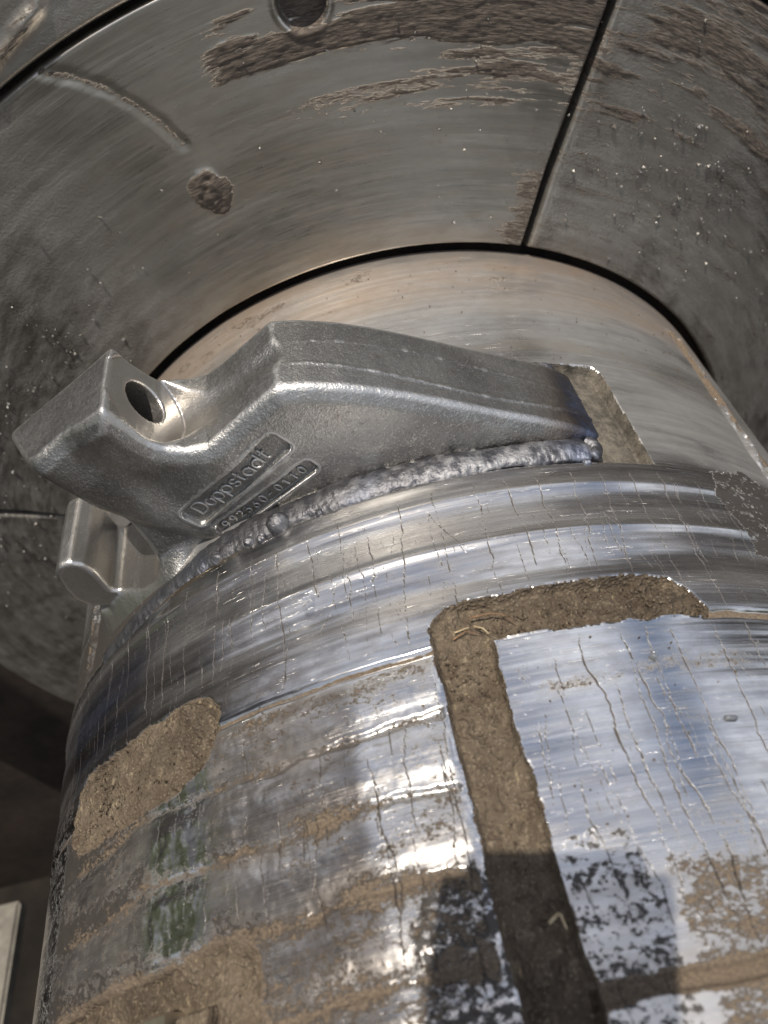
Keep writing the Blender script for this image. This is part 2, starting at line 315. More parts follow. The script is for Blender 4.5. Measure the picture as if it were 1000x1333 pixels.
H += inm * ss(-.03, 0, m_fill) * .010 * ss(.42, .6, fbm(a * 20, s * 20, 49, 3))       # mud banked against the walls
# crumbled mud at the right end of the upper pocket and on the left patch
cr_ = ss(16.8, 18.0, ad) * ss(23, 21.5, ad) * inm * ss(1.07, 1.05, s) * ss(.98, .99, s)
ang = fbm((a * 22 + s * 40), (s * 25 - a * 14), 61, 5); H += cr_ * (np.abs(ang - .5) * .07 + .010)
H -= ss(.008, 0, np.abs((a - 17.6 * DEG) - (s - 1.03) * .6 - wob * .03)) * .012 * inm * ss(1.0, 1.01, s) * ss(1.065, 1.05, s)
cl_ = ss(-27, -24, ad) * ss(.0, -.01, dL)
ang2 = fbm((a * 40 - s * 30), (s * 12 + a * 14), 65, 5); H += cl_ * (np.abs(ang2 - .5) * .06)
H += inm * ss(-.01, -.02, dL) * .004
mc = np.hypot(a - 1.4 * DEG, s - 1.458); H += .016 * ss(.045, .0, mc + lump * .03) * ss(.30, .6, fbm(a * 60, s * 60, 66, 4))
# step at the rim of the working band, seams along the drum
H += .004 * ss(.738, .752, s) * ss(.0, .004, dS) - .003 * ss(SEAM - .002, SEAM + .006, s)
H += .0014 * (strk(a * 1.2, s * 30, 71) - .5)
for sg in (1, -1):
    sx = 48.3 + 1.2 * np.sin(s * 7); dd = np.abs(ad * sg - sx - (vnoise(s * 40, s * 0, 77) - .5) * 1.0) * DEG
    lenm = ss(.10, .14, s) * ss(.78, .72, s)
    H += lenm * .008 * ss(.016, 0, dd) * ss(.25, .6, fbm(a * 80, s * 60, 79, 3)); H -= lenm * .006 * ss(.012, 0, np.abs(dd - .02))
# bands on the working ring: shallow wear hollows
H += .0035 * np.exp(-((s - .893 - .0) / .010) ** 2) * ss(-30, -5, ad) - .0035 * np.exp(-((s - .955) / .035) ** 2) - .0025 * np.exp(-((s - .835) / .03) ** 2)
H += .0030 * np.exp(-((s - .795) / .012) ** 2)
gl = np.hypot((a + 11.3 * DEG) * 1.0, (s - .915) * .45); H += .003 * ss(.014, 0, gl) * (fbm(a * 60, s * 30, 83, 3))
# weld-on rows on the left panel
left = ss(-1.2, -1.8, ad) * ss(SEAM + .003, SEAM + .012, s) * ss(-.002, .004, np.minimum(dL, dB)) * ss(-48, -44, ad)
rowp = .0975; ph = (s - 1.060 - (fbm(a * 8, s * 3, 85, 4) - .5) * .034) / rowp; fr = ph - np.floor(ph)
rowh = np.minimum(fr, 1 - fr)                       # 0 in the valley
rowa = left * ss(1.505, 1.47, s)
valley = ss(.085, .0, rowh + (fbm(a * 30, s * 6, 153, 4) - .45) * .10) * ss(1.08, 1.11, s)
H += rowa * (-.0042 * valley + .003 * ss(.1, .4, rowh))
lw = ss(-8, -24, ad)
H += rowa * (fbm(a * 22, s * 16, 87, 4, .45) - .5) * (.002 + .0035 * lw)
H += rowa * lw * (.0016 * (fbm(a * 45, s * 16, 88, 5) - .5) + .004 * (fbm(a * 12, s * 8, 89, 3) - .5)) + rowa * (fbm(a * 90, s * 90, 89, 3) - .5) * .0008
# longitudinal hairline cracks
crack = np.zeros_like(a)
crs = []
def add_crack(ac, sa, sb, slope, wd, seed):
    sel = (S >= sa) & (S <= sb); idx = np.where(sel)[0]
    if len(idx) < 4: return
    sv = S[idx]; r_ = np.random.default_rng(seed)
    j = strk(sv * 9 + seed * 1.3, sv * 0 + seed, 91, 5) - .5; j2 = strk(sv * 60, sv * 0 + seed * .7, 93, 3) - .5
    c = ac + slope * (sv - sa) + j * .030 * min(1, (sb - sa) * 4) + j2 * .004
    wv = wd * (0.65 + .6 * vnoise(sv * 22, sv * 0 + seed, 95)) * np.minimum(1, np.minimum(sv - sa, sb - sv) / .03 + .15)
    i0 = np.clip(np.searchsorted(A, c) - 7, 0, NA - 15)
    for k in range(15):
        ii = i0 + k; v = 1 - np.abs(A[ii] - c) / np.maximum(wv, 1e-4); cur = crack[idx, ii]; crack[idx, ii] = np.maximum(cur, np.clip(v, 0, 1) * np.minimum(1, wv / .0022))
r2 = np.random.default_rng(5)
for k in range(84):       # fine cracks on the working ring
    ac = (-48 + k * 1.12 + r2.normal() * .35) * DEG; sa = .755 + r2.random() * .05 * (k % 3); sb = min(SEAM, sa + .16 + r2.random() * .25); add_crack(ac, sa, sb, -.03 + r2.normal() * .05, (.0019 if k % 3 else .0025), k + 1)
for k in range(44):
    ac = (-44 + r2.random() * 86) * DEG; sa = .76 + r2.random() * .2; add_crack(ac, sa, min(SEAM, sa + .05 + r2.random() * .1), r2.normal() * .5, .0019, 100 + k)
for k, (ad0, sa, sb, sl_, wd) in enumerate([(10.8, 1.07, 1.38, -.02, .0030), (13.7, 1.07, 1.42, -.03, .0036), (16.3, 1.07, 1.22, -.04, .003), (8.0, 1.07, 1.13, -.05, .0022), (18.8, 1.07, 1.50, -.06, .0042),
        (22.5, 1.07, 1.40, -.07, .0042), (26, 1.07, 1.3, -.05, .0034), (28.5, 1.07, 1.25, -.04, .003), (11.5, 1.15, 1.36, .06, .0026), (14.6, 1.14, 1.45, -.02, .0034), (9.2, 1.16, 1.40, .0, .002), (7.0, 1.20, 1.42, .02, .0022),
        (16.8, 1.25, 1.42, .05, .002), (20, 1.3, 1.5, -.02, .003), (24, 1.35, 1.5, -.02, .003), (6.0, 1.09, 1.2, -.12, .0018), (31, 1.07, 1.4, -.05, .003)]):
    add_crack(ad0 * DEG, sa, min(1.5, sb + .07), sl_, min(wd, .0031), 200 + k)
for k in range(44):
    ac = (-42 + k * .95 + r2.normal() * .6) * DEG; sa = 1.075 + r2.random() * .18; sb = min(1.50, sa + .10 + r2.random() * .3); add_crack(ac, sa, sb, -.02 + r2.normal() * .03, .0024 if k > 22 else .0018, 300 + k)
for k in range(50):
    ac = (4.5 + r2.random() * 28) * DEG; sa = 1.08 + r2.random() * .3; add_crack(ac, sa, sa + .06 + r2.random() * .16, r2.normal() * .12, .0019, 400 + k)
crack *= (1 - inm) * ss(.0, .004, dS)
# shader fields
z = lambda: np.zeros_like(a)
right = ss(3.2, 3.8, ad) * ss(SEAM, SEAM + .004, s)
dirt = z() + .04
st_ = strk(a * 3, s * 60, 101); st3 = strk(a * 6, s * 90, 103)
dirt += ss(.30, .12, s) * .24 + ss(.50, .75, fbm(a * 9, s * 16, 105, 4)) * .22 * ss(.02, .05, s) * ss(.75, .6, s)
dirt += right * (.48 * ss(.028, .004, np.abs(s - 1.1495 - (ad - 14) * -.0003) * (1 + .0 * a)) * ss(4.6, 6.5, ad) * ss(34, 20, ad) * (.75 + .6 * (st3 - .3)))
dirt += right * .42 * ss(.022, .0, np.abs(s - 1.12)) * ss(14, 18, ad) * ss(34, 27, ad) * st_
low = ss(1.29, 1.43, s + (fbm(a * 8, s * 8, 107, 4) - .5) * .14)
dirt += right * low * (.46 + .10 * ss(1.36, 1.42, s) - .0 * a) * (1 - .45 * ss(10.8, 9.6, ad))  # tan dirt thinned inside the phone's shadow
dk = z(); dk += right * ss(1.31, 1.36, s + (fbm(a * 10, s * 10, 109, 4) - .5) * .1) * ss(11.2, 9.5, ad + (fbm(a * 12, s * 12, 111, 4) - .5) * 3) * .54  # phone's cast shadow painted dark on the right plate
dk += ss(-7.6, -6.0, ad + (fbm(a * 12, s * 9, 113, 4) - .5) * 3) * ss(-.6, -1.2, ad) * ss(1.335, 1.36, s + (fbm(a * 12, s * 12, 115, 3) - .5) * .03) * .62  # the same phone shadow painted left of the channel
dirt += left * (.37 + .02 * lw + .13 * ss(.24, .0, rowh + (fbm(a * 24, s * 12, 155, 4) - .5) * .3) + .10 * ss(1.15, 1.09, s)) * (1 + .5 * (fbm(a * 6, s * 7, 117, 3) - .5))
dirt += left * .10 * valley * ss(.0, 1, .35 + st_) ; dirt += left * .12 * ss(1.33, 1.38, s)
dirt += ss(.008, .0, np.minimum.reduce([dU, dB, dL, np.abs(gL3)])) * .34 + ss(.002, -.001, np.minimum.reduce([dU, dB, dL])) * .6; dirt += ss(.012, .0, np.minimum.reduce([dU, dB, dL, np.abs(gL3)])) * .30 * ss(.4, .62, fbm(a * 26, s * 26, 119, 3)) + ss(0, -.002, np.minimum(gS, gL3)) * .75
dirt += .42 * ss(.006, 0, np.abs(s - .894 - .02)) * ss(.5, .7, strk(a * 9, s * 20, 121)) * ss(-14, 2, ad)
dirt += .40 * ss(.014, 0, np.abs(s - 1.045)) * ss(.42, .62, strk(a * 7, s * 30, 123)) * ss(-2, -8, ad)
for sg in (1, -1): dirt += ss(.03, .0, np.abs(ad * sg - 48.3) * DEG) * .85 * ss(.1, .14, s) * ss(.78, .72, s)
dirt += ss(.012, 0, dS) * .48  # slot rim dirt, strengthened to draw its dark shadow line
dk += .78 * ss(.014, -.012, poly_sdf(a, s, arcpoly([(32.6, .737), (39.6, .70), (42.6, .746), (41, .82), (37, .88), (34.3, .945), (31.2, .955), (33.2, .88), (31.9, .80)])) + (fbm(a * 16, s * 16, 125, 4) - .5) * .05)  # black patch stands in for dark surroundings mirrored on the right
dk += left * lw * .30 * ss(.26, .12, np.abs(fr - .80) + (fbm(a * 20, s * 20, 157, 4) - .5) * .2)
dk += ss(-24, -40, ad) * ss(.0, .012, -np.abs(s - .98) + .05) * 0 + left * lw * (valley * .22 + .30 + .3 * (fbm(a * 7, s * 9, 143, 3) - .5)) + left * .12 * ss(-33, -42, ad)
dk += .5 * ss(-42, -47, ad) * ss(.98, 1.02, s)
dirt += 0
dk += .85 * ss(-22, -30, ad) * ss(.60, .63, s) * ss(.785, .755, s) + .95 * ss(.002, -.003, dS) * ss(-.012, -.006, dS)  # shade painted into the holder-foot crevice and along the slot walls
dkb = ss(-6, -16, ad) * ss(-36, -30, ad) * ss(.035, .0, np.abs(s - .965 - (st_ - .5) * .04)) ; dk += dkb * .30
tarn = left * (.92 * ss(-7.6, -9.4, ad + (st_ - .5) * 1.5) * (1 - .25 * ss(-11, -20, ad)) * (1 - .85 * ss(-21.5, -23.5, ad) * ss(-30.5, -28.5, ad)) * (.55 + .7 * fbm(a * 9, s * 14, 161, 4)) + .08) + .55 * ss(.72, .78, s) * ss(SEAM, SEAM - .004, s) * ss(.42, .62, strk(a * 2.2, s * 26, 151)) + .35 * ss(.85, .95, s) * ss(SEAM, SEAM - .01, s) * ss(-4, -20, ad)  # left tarnish starts at the mirrored sheet's edge, thinner where the hedge reflects
film = z() + .10 * ss(.4, .6, st_) + .85 * ss(.30, .16, s + (st_ - .5) * .12) + .50 * ss(.75, .70, s) * ss(.30, .6, fbm(a * 4, s * 7, 127, 4) + .1) + .30 * ss(16, 30, ad) * ss(.40, .55, s) * ss(.75, .7, s)
film += .55 * left * ss(-9.5, -8.3, -0 * ad - np.abs(ad + 0) ) * 0 + left * (.16 + .26 * ss(-8, -10, ad) + .3 * ss(.5, .7, fbm(a * 8, s * 14, 165, 4))) + right * low * .45 + .18 * ss(.75, .80, s) * ss(SEAM, 1.03, s)
green_refl = ss(-21.5, -23.5, ad) * ss(-30.5, -28.5, ad) * left; film *= 1 - .85 * green_refl; dirt -= .10 * green_refl; dk -= .5 * green_refl  # film and dirt thinned here so the mirrored green reads brighter
heat = z(); dt = np.hypot((a - 19 * DEG) * .9, s - .66); heat += .38 * ss(.12, .04, dt) * (1 - inm)
dwd = np.abs(s - .745); heat += .45 * ss(.03, .0, dwd) * ss(-10, -30, ad) * ss(-48, -40, ad) + .12 * ss(.30, .40, s) * ss(.60, .42, s) * ss(-5, 20, ad) * ss(.35, .6, st_)
blue = ss(-30, -36, ad) * ss(-49, -45.5, ad) * ss(.82, .87, s) * ss(1.04, .97, s) * 1.0 + .5 * ss(-26, -33, ad) * ss(.78, .84, s) * ss(.98, .92, s)
blue = np.clip(blue, 0, 1)
dull = .30 * ss(.75, .70, s) + .05 * left + .30 * right * low + .25 * ss(.04, .0, np.abs(s - .84)) + .2 * ss(.2, .1, s)
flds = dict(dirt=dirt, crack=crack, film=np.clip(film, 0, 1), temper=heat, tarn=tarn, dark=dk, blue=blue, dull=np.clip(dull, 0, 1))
rad = 1 + H
P = np.stack([rad * np.sin(a), -s - .004, rad * np.cos(a)], -1)
lab = np.zeros((NS - 1, NA - 1), int)      # 0 end band, 1 working band, 2 right plate, 3 left plate, 4 mud, 5 lower right plate
mid = lambda x: (x[:-1, :-1] + x[1:, 1:]) * .5
ms, ma_ = mid(s), mid(ad)
lab[ms > .745] = 1; lab[(ms > SEAM) & (ma_ > 1.2)] = 2; lab[(ms > SEAM) & (ma_ <= 1.2)] = 3; lab[(ms > 1.502) & (ma_ > 1.2)] = 5
lab[(ms > 1.502) & (ma_ > 17.2)] = 6
lab[mid(dU) < .0032] = 4; lab[mid(dL) < 0] = 7; lab[mid(dB) < 0] = 8; lab[mid(dS) < .0022] = 9
nm = {0: ('end_band', M_DRUM), 1: ('working_band', M_DRUM), 2: ('wear_plate', M_DRUM), 3: ('wear_plate', M_DRUM), 5: ('wear_plate', M_DRUM), 6: ('wear_plate', M_DRUM), 4: ('mud_filling', M_MUD), 7: ('mud_filling', M_MUD), 8: ('mud_filling', M_MUD), 9: ('holder_slot', M_SLOT)}
plabel = {2: 'mirror-bright cracked plate right of the mud channel', 3: 'rough brown-flecked plate with weld rows left of the mud channel', 4: 'packed mud in the branching channel', 7: 'oval mud patch at the left edge', 8: 'packed mud in the lower left pocket', 9: 'dusty slot at the holder tail'}
Vall = P.reshape(-1, 3); uvall = np.stack([a, s], -1).reshape(-1, 2)
q = np.arange(NS * NA).reshape(NS, NA); quads = np.stack([q[:-1, :-1], q[1:, :-1], q[1:, 1:], q[:-1, 1:]], -1)
for k, (n_, mat) in nm.items():
    F = quads[lab == k]
    if not len(F): continue
    used, inv = np.unique(F.ravel(), return_inverse=True)
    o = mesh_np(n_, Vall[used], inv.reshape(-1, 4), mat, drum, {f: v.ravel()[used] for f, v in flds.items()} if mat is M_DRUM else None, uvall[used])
    if k in plabel: o['label'] = plabel[k]
# the rest of the shell: the drum's far side and the length behind the camera
def shell(name, t0, t1, sa, sb, nA, r_, mat, caps=False):
    tt = np.linspace(t0 * DEG, t1 * DEG, nA); sv = np.linspace(sa, sb, 40); aa, s_ = np.meshgrid(tt, sv)
    V = np.stack([r_ * np.sin(aa), -s_ - .004, r_ * np.cos(aa)], -1).reshape(-1, 3); q = np.arange(aa.size).reshape(aa.shape)
    F = np.stack([q[:-1, :-1], q[1:, :-1], q[1:, 1:], q[:-1, 1:]], -1).reshape(-1, 4)
    n = len(V); c = lambda v: np.full(n, v)
    return mesh_np(name, V, F, mat, drum, dict(dirt=c(.45), crack=c(0), film=c(.4), temper=c(0), tarn=c(.6), dark=c(.3), blue=c(0), dull=c(.5)), np.stack([aa, s_], -1).reshape(-1, 2))
shell('drum_shell', 61.9, 294.1, 0, 1.66, 160, .999, M_DRUM)
shell('drum_shell', 0, 360, 1.655, 3.4, 220, .996, M_DRUM)
tt = np.linspace(0, 2 * math.pi, 97)[:-1]
for yy, rr in ((-3.40, .996), (.03, .985)):
    mesh_py('end_cap', [(rr * math.sin(t), yy, rr * math.cos(t)) for t in tt], [list(range(96))], M_DARK, drum)
# polished keeper strip set in the lower left pocket
def arc_box(name, a0, a1, sa, sb, r0, r1, mat, parent, n=14, rnd=.004, smooth=True):
    V = []; F = []
    for i in range(n + 1):
        t = (a0 + (a1 - a0) * i / n) * DEG
        for (r_, s_) in ((r0, sa), (r1 - rnd, sa), (r1, sa + rnd), (r1, sb - rnd), (r1 - rnd, sb), (r0, sb)):
            V.append((r_ * math.sin(t), -s_ - .004, r_ * math.cos(t)))
    for i in range(n):
        for j in range(6): F.append((i * 6 + j, i * 6 + (j + 1) % 6, (i + 1) * 6 + (j + 1) % 6, (i + 1) * 6 + j))
    F.append(tuple(range(5, -1, -1))); F.append(tuple(n * 6 + j for j in range(6)))
    return mesh_py(name, V, F, mat, parent)
M_STRIP = plain('polished_strip', (0.42, .37, .30), (0.62, .56, .46), .3, .9, 40, .0006)
arc_box('keeper_strip', -44, -26.5, 1.408, 1.47, .97, 1.006, M_STRIP, drum)
arc_box('keeper_strip', -25.9, -22.8, 1.416, 1.50, .97, .997, M_MUD, drum)['label'] = 'mud-caked keeper strip end'

# ------------------------------------------------------------------ holder: one casting from a distance field, surface nets
def surface_net(vol, org, h):
    nx, ny, nz = vol.shape; ins = vol < 0
    c = np.zeros((nx - 1, ny - 1, nz - 1), np.uint8)
    for i in (0, 1):
        for j in (0, 1):
            for k in (0, 1): c += ins[i:nx - 1 + i, j:ny - 1 + j, k:nz - 1 + k]
    act = (c > 0) & (c < 8); I, J, K = np.nonzero(act); n = len(I)
    ps = np.zeros((n, 3)); cnt = np.zeros(n)
    cor = [(i, j, k) for i in (0, 1) for j in (0, 1) for k in (0, 1)]
    for x in range(8):
        for ax in range(3):
            if cor[x][ax] == 0:
                y = list(cor[x]); y[ax] = 1
                va = vol[I + cor[x][0], J + cor[x][1], K + cor[x][2]].astype(float); vb = vol[I + y[0], J + y[1], K + y[2]].astype(float)
                m = (va < 0) != (vb < 0); t = np.where(m, va / np.where(m, va - vb, 1), 0)
                p = np.array(cor[x], float)[None].repeat(n, 0); p[:, ax] += t; ps += p * m[:, None]; cnt += m
    V = (ps / cnt[:, None] + np.stack([I, J, K], 1)) * h + org
    idx = np.full(act.shape, -1, np.int64); idx[I, J, K] = np.arange(n)
    F = []
    for ax in range(3):
        sl0 = [slice(None)] * 3; sl1 = [slice(None)] * 3; sl0[ax] = slice(0, -1); sl1[ax] = slice(1, None)
        e = ins[tuple(sl0)] != ins[tuple(sl1)]; E_ = np.argwhere(e)
        u, v_ = [(1, 2), (2, 0), (0, 1)][ax]
        ok = (E_[:, u] > 0) & (E_[:, v_] > 0) & (E_[:, u] < vol.shape[u] - 1) & (E_[:, v_] < vol.shape[v_] - 1); E_ = E_[ok]
        def cell(du, dv):
            q = E_.copy(); q[:, u] -= du; q[:, v_] -= dv; return idx[q[:, 0], q[:, 1], q[:, 2]]
        f = np.stack([cell(1, 1), cell(0, 1), cell(0, 0), cell(1, 0)], 1)
        flip = ~ins[E_[:, 0], E_[:, 1], E_[:, 2]]; f[flip] = f[flip][:, ::-1]; F.append(f)
    F = np.concatenate(F); F = F[(F >= 0).all(1)]
    return V, F
def blur2(g, n):
    k = np.exp(-np.linspace(-2, 2, 2 * n + 1) ** 2); k /= k.sum(); p = np.pad(g, n, mode='edge')
    p = sum(k[i] * p[i:i + g.shape[0], :] for i in range(2 * n + 1)); return sum(k[i] * p[:, i:i + g.shape[1]] for i in range(2 * n + 1))
HV = .0029
gx = np.arange(-.745, .40, HV); gz = np.arange(.70, 1.305, HV); gs = np.arange(.462, .752, HV)
X2, Z2 = np.meshgrid(gx, gz, indexing='ij')
arc_in = [(-.33, .87), (-.20, .93), (0, .955), (.15, .945), (.30, .905)]
main = [(.368, .925), (.345, .950), (.31, .977), (.25, 1.014), (.178, 1.056), (.12, 1.092), (.057, 1.130), (0, 1.162), (-.057, 1.190), (-.11, 1.210), (-.158, 1.222), (-.178, 1.212), (-.219, 1.190), (-.262, 1.166), (-.300, 1.149), (-.335, 1.150), (-.366, 1.163), (-.384, 1.184), (-.401, 1.222), (-.419, 1.268),
        (-.50, 1.228), (-.73, 1.122), (-.665, .985), (-.53, 1.035), (-.43, .955)] + arc_in[::1]
dm2 = blur2(poly_sdf(X2, Z2, main), 3)
root = [(-.30, 1.0), (-.36, 1.08), (-.50, 1.06), (-.492, .945), (-.494, .890), (-.510, .868), (-.552, .846), (-.598, .836), (-.612, .846), (-.612, .86), (-.613, .905), (-.622, .935), (-.642, .951), (-.666, .947), (-.685, .925), (-.690, .885), (-.690, .845), (-.672, .812), (-.632, .797), (-.668, .786), (-.670, .735), (-.5, .70), (-.3, .80)]
dr2 = blur2(poly_sdf(X2, Z2, root), 4)
S3 = gs[None, None, :]
X3 = X2[:, :, None]; Z3 = Z2[:, :, None]
# plates for the lettering, slightly recessed in the near face
def plate_mask(cx, cz, ang_, hl, hh, r_=.010):
    c, s_ = math.cos(ang_), math.sin(ang_); u = (X2 - cx) * c + (Z2 - cz) * s_; v = -(X2 - cx) * s_ + (Z2 - cz) * c
    dx_ = np.abs(u) - hl + r_; dz_ = np.abs(v) - hh + r_
    return np.hypot(np.maximum(dx_, 0), np.maximum(dz_, 0)) + np.minimum(np.maximum(dx_, dz_), 0) - r_
PL1 = (-.285, 1.057, math.radians(32.5), .124, .0255); PL2 = (-.250, .998, math.radians(28.5), .118, .0165)
p1, p2 = plate_mask(*PL1), plate_mask(*PL2)
near = .690 - .0085 * ss(.002, -.002, p1) - .0085 * ss(.002, -.002, p2) + .0022 * np.exp(-((p1 - .003) / .0035) ** 2) + .0022 * np.exp(-((p2 - .003) / .0035) ** 2)
# a soft swelling where the head meets the body, draft towards the top edge
near = near + .008 * np.exp(-(((X2 + .33) * .8 + (Z2 - 1.17) * .6) / .05) ** 2) * ss(1.00, 1.10, Z2) - .010 * ss(.03, .0, -dm2) * 1
near = near - .012 * ss(-.44, -.52, X2) - .006 * np.exp(-(((X2 + .45) * .8 + (Z2 - 1.12) * .6) / .035) ** 2)
d = smax(dm2[:, :, None], S3 - near[:, :, None], .013); far_ = .49 + .026 * ss(-.34, -.42, X2)[:, :, None]; d = smax(d, far_ - S3, .012)
ux, uz = -.91, -.42
cut = X3 * ux + Z3 * uz - (.153 - (S3 - .49) * .62); d = smax(d, cut * .84, .020)
# lower taper of the body towards the weld
droot = smax(smax(dr2[:, :, None], S3 - (.676 + .052 * ss(1.03, .985, np.hypot(X2, Z2)) * ss(-.40, -.47, X2))[:, :, None], .010), .50 - S3, .01)
d = smin(d, droot, .006)
for sc0, sw_, am in ((.628, .0035, .0022), (.560, .003, .0012)):      # parting ridges along the back of the casting
    d = d - (am * np.exp(-((S3 - sc0 - .010 * np.sin(X3 * 9 + sc0 * 30)) / sw_) ** 2) * ss(-.15, -.10, X3) * ss(.04, .02, np.abs(dm2[:, :, None])))
# scoop, spot face and bore along the bolt axis
n_ = np.array([.915, .403]); bc = np.array([-.386, 1.194]); fdir = np.array([-.403, .915])
al = (X3 - bc[0]) * n_[0] + (Z3 - bc[1]) * n_[1]; ac_ = (X3 - bc[0]) * fdir[0] + (Z3 - bc[1]) * fdir[1]; sc_ = S3 - .588
rr = np.sqrt(ac_ ** 2 + sc_ ** 2)
scoop = np.maximum(rr - .086 + .012 * ss(.06, .18, al), -al - .0035); d = smax(d, -scoop, .005)
bore = rr - .041; bore = smin(bore, np.maximum(rr - .041 - (al + .004) * .5 - .0, np.maximum(-(al + .008), al - .02)), .001); d = np.maximum(d, -bore)
V, F = surface_net(d.astype(np.float32), np.array([gx[0], gz[0], gs[0]]), HV)
hx, hz, hs = V[:, 0], V[:, 1], V[:, 2]
al = (hx - bc[0]) * n_[0] + (hz - bc[1]) * n_[1]; ac_ = (hx - bc[0]) * fdir[0] + (hz - bc[1]) * fdir[1]; rr = np.hypot(ac_, hs - .588)
mach = ss(.0895, .087, rr) * ss(.006, .001, np.abs(al + .002)) + ss(.042, .040, rr) * ss(.01, 0, al) * ss(1.05, 1.08, hz) 
mach = np.clip(mach + ss(.098, .09, rr) * ss(.14, .02, al) * ss(-.004, .002, al) * .55 + ss(-.485, -.50, hx) * ss(.97, .93, hz) * ss(-.70, -.6, hx * 0 - .5) * .6, 0, 1)
heat_ = ss(.19, .405, hx + (hs - .59) * .25 + (1.0 - hz) * .35)
W3 = np.stack([hx, -hs, hz], 1)
holder = empty('tooth_holder', 'grey cast steel tooth holder with bolt bore and raised lettering, welded onto the polished drum', 'tooth holder')
ii_ = np.clip(((hx - gx[0]) / HV).astype(int), 0, len(gx) - 1); jj_ = np.clip(((hz - gz[0]) / HV).astype(int), 0, len(gz) - 1)
sunk = np.maximum(ss(.001, -.003, p1[ii_, jj_]), ss(.001, -.003, p2[ii_, jj_])) * ss(.66, .675, hs)  # recessed panel floors coloured darker so the lettering stands out
# convex edges lightened: wear plus the sun's glint put into the colour
def vert_normals(V, F):
    n = np.cross(V[F[:, 2]] - V[F[:, 0]], V[F[:, 3]] - V[F[:, 1]]); N = np.zeros_like(V)
    for k in range(4): np.add.at(N, F[:, k], n)
    return N / (np.linalg.norm(N, axis=1, keepdims=True) + 1e-12)
Nv = vert_normals(W3, F); cv = np.zeros(len(W3)); ct = np.zeros(len(W3))
for k in range(4):
    i0, i1 = F[:, k], F[:, (k + 1) % 4]; dd_ = ((Nv[i1] - Nv[i0]) * (W3[i1] - W3[i0])).sum(1) / (((W3[i1] - W3[i0]) ** 2).sum(1) + 1e-9)
    np.add.at(cv, i0, dd_); np.add.at(ct, i0, 1); np.add.at(cv, i1, dd_); np.add.at(ct, i1, 1)
cv /= ct
for _ in range(6):
    acc = cv[F].mean(1); nc = np.zeros_like(cv); c2_ = np.zeros_like(cv)
    for k in range(4): np.add.at(nc, F[:, k], acc); np.add.at(c2_, F[:, k], 1)
    cv = nc / np.maximum(c2_, 1)
if np.median(np.abs(cv)) > 0 and cv.mean() < 0: cv = -cv
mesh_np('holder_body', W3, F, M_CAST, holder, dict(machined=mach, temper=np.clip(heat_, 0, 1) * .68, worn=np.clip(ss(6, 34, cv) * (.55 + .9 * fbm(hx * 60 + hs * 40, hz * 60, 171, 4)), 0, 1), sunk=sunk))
# raised strokes of the lettering
def arc(cx, cy, rx, ry, a0, a1, n=14): return [(cx + rx * math.cos(math.radians(a0 + (a1 - a0) * i / n)), cy + ry * math.sin(math.radians(a0 + (a1 - a0) * i / n))) for i in range(n + 1)]
G = {'D': [[(.0, 0), (0, 1), (.35, 1)] + arc(.35, .5, .42, .5, 90, -90)[1:] + [(.10, 0)]],
     'o': [arc(.33, .34, .32, .34, 60, 400)],
     'p': [[(0, -.34), (0, .66)], arc(.33, .34, .33, .34, 160, -170)],
     's': [arc(.28, .50, .24, .17, 20, 250) + arc(.28, .16, .26, .17, 80, -160)],
     't': [[(.18, 1.0), (.18, .2)] + arc(.36, .2, .18, .19, 180, 290)[1:], [(0, .68), (.42, .68)]],
     'a': [arc(.33, .34, .33, .34, 20, 345), [(.66, .66), (.66, 0)]],
     'd': [arc(.33, .34, .33, .34, 20, 345), [(.66, 1.05), (.66, 0)]],
     '9': [arc(.3, .68, .28, .30, 0, 360), [(.58, .66), (.54, .3), (.30, .0)]],
     '2': [arc(.3, .70, .28, .28, 160, -30) + [(.02, 0), (.6, 0)]],
     '5': [[(.55, 1), (.1, 1), (.05, .56)] + arc(.28, .32, .30, .31, 120, -140)],
     '6': [[(.48, 1), (.12, .52)] + arc(.3, .30, .28, .30, 160, -200)],
     '0': [arc(.3, .5, .28, .5, 0, 360, 20)], '-': [[(.05, .45), (.45, .45)]], '1': [[(.1, .75), (.35, 1), (.35, 0)]]}
def stroke_letter(strokes, u0, v0, hgt, wid, PL, parent, rad_=.0020, name='letter'):
    cx, cz, an, hl, hh = PL; c, s_ = math.cos(an), math.sin(an)
    cu = bpy.data.curves.new(name, 'CURVE'); cu.dimensions = '3D'; cu.bevel_depth = rad_ * R; cu.bevel_resolution = 2; cu.use_fill_caps = True
    for st in strokes:
        sp = cu.splines.new('POLY'); sp.points.add(len(st) - 1)
        for i, (x, y) in enumerate(st):
            u = u0 + x * wid; v = v0 + y * hgt
            xx_, zz_ = cx + u * c - v * s_, cz + u * s_ + v * c
            ii_, jj_ = int((xx_ - gx[0]) / HV), int((zz_ - gz[0]) / HV)
            sp.points[i].co = ((cx + u * c - v * s_) * R, -(float(near[ii_, jj_]) + .0016) * R, (cz + u * s_ + v * c) * R, 1)
    t = bpy.data.objects.new('tmp', cu); col.objects.link(t)
    me = bpy.data.meshes.new_from_object(t.evaluated_get(bpy.context.evaluated_depsgraph_get())); bpy.data.objects.remove(t)
    me.name = name; me.materials.clear(); me.materials.append(M_CAST)
    at_ = me.attributes.new('worn', 'FLOAT', 'POINT'); at_.data.foreach_set('value', np.full(len(me.vertices), .8, np.float32))  # strokes lightened in colour as if their edges caught the sun
    for p in me.polygons: p.use_smooth = True
    o = bpy.data.objects.new(name, me); col.objects.link(o); o.parent = parent; return o
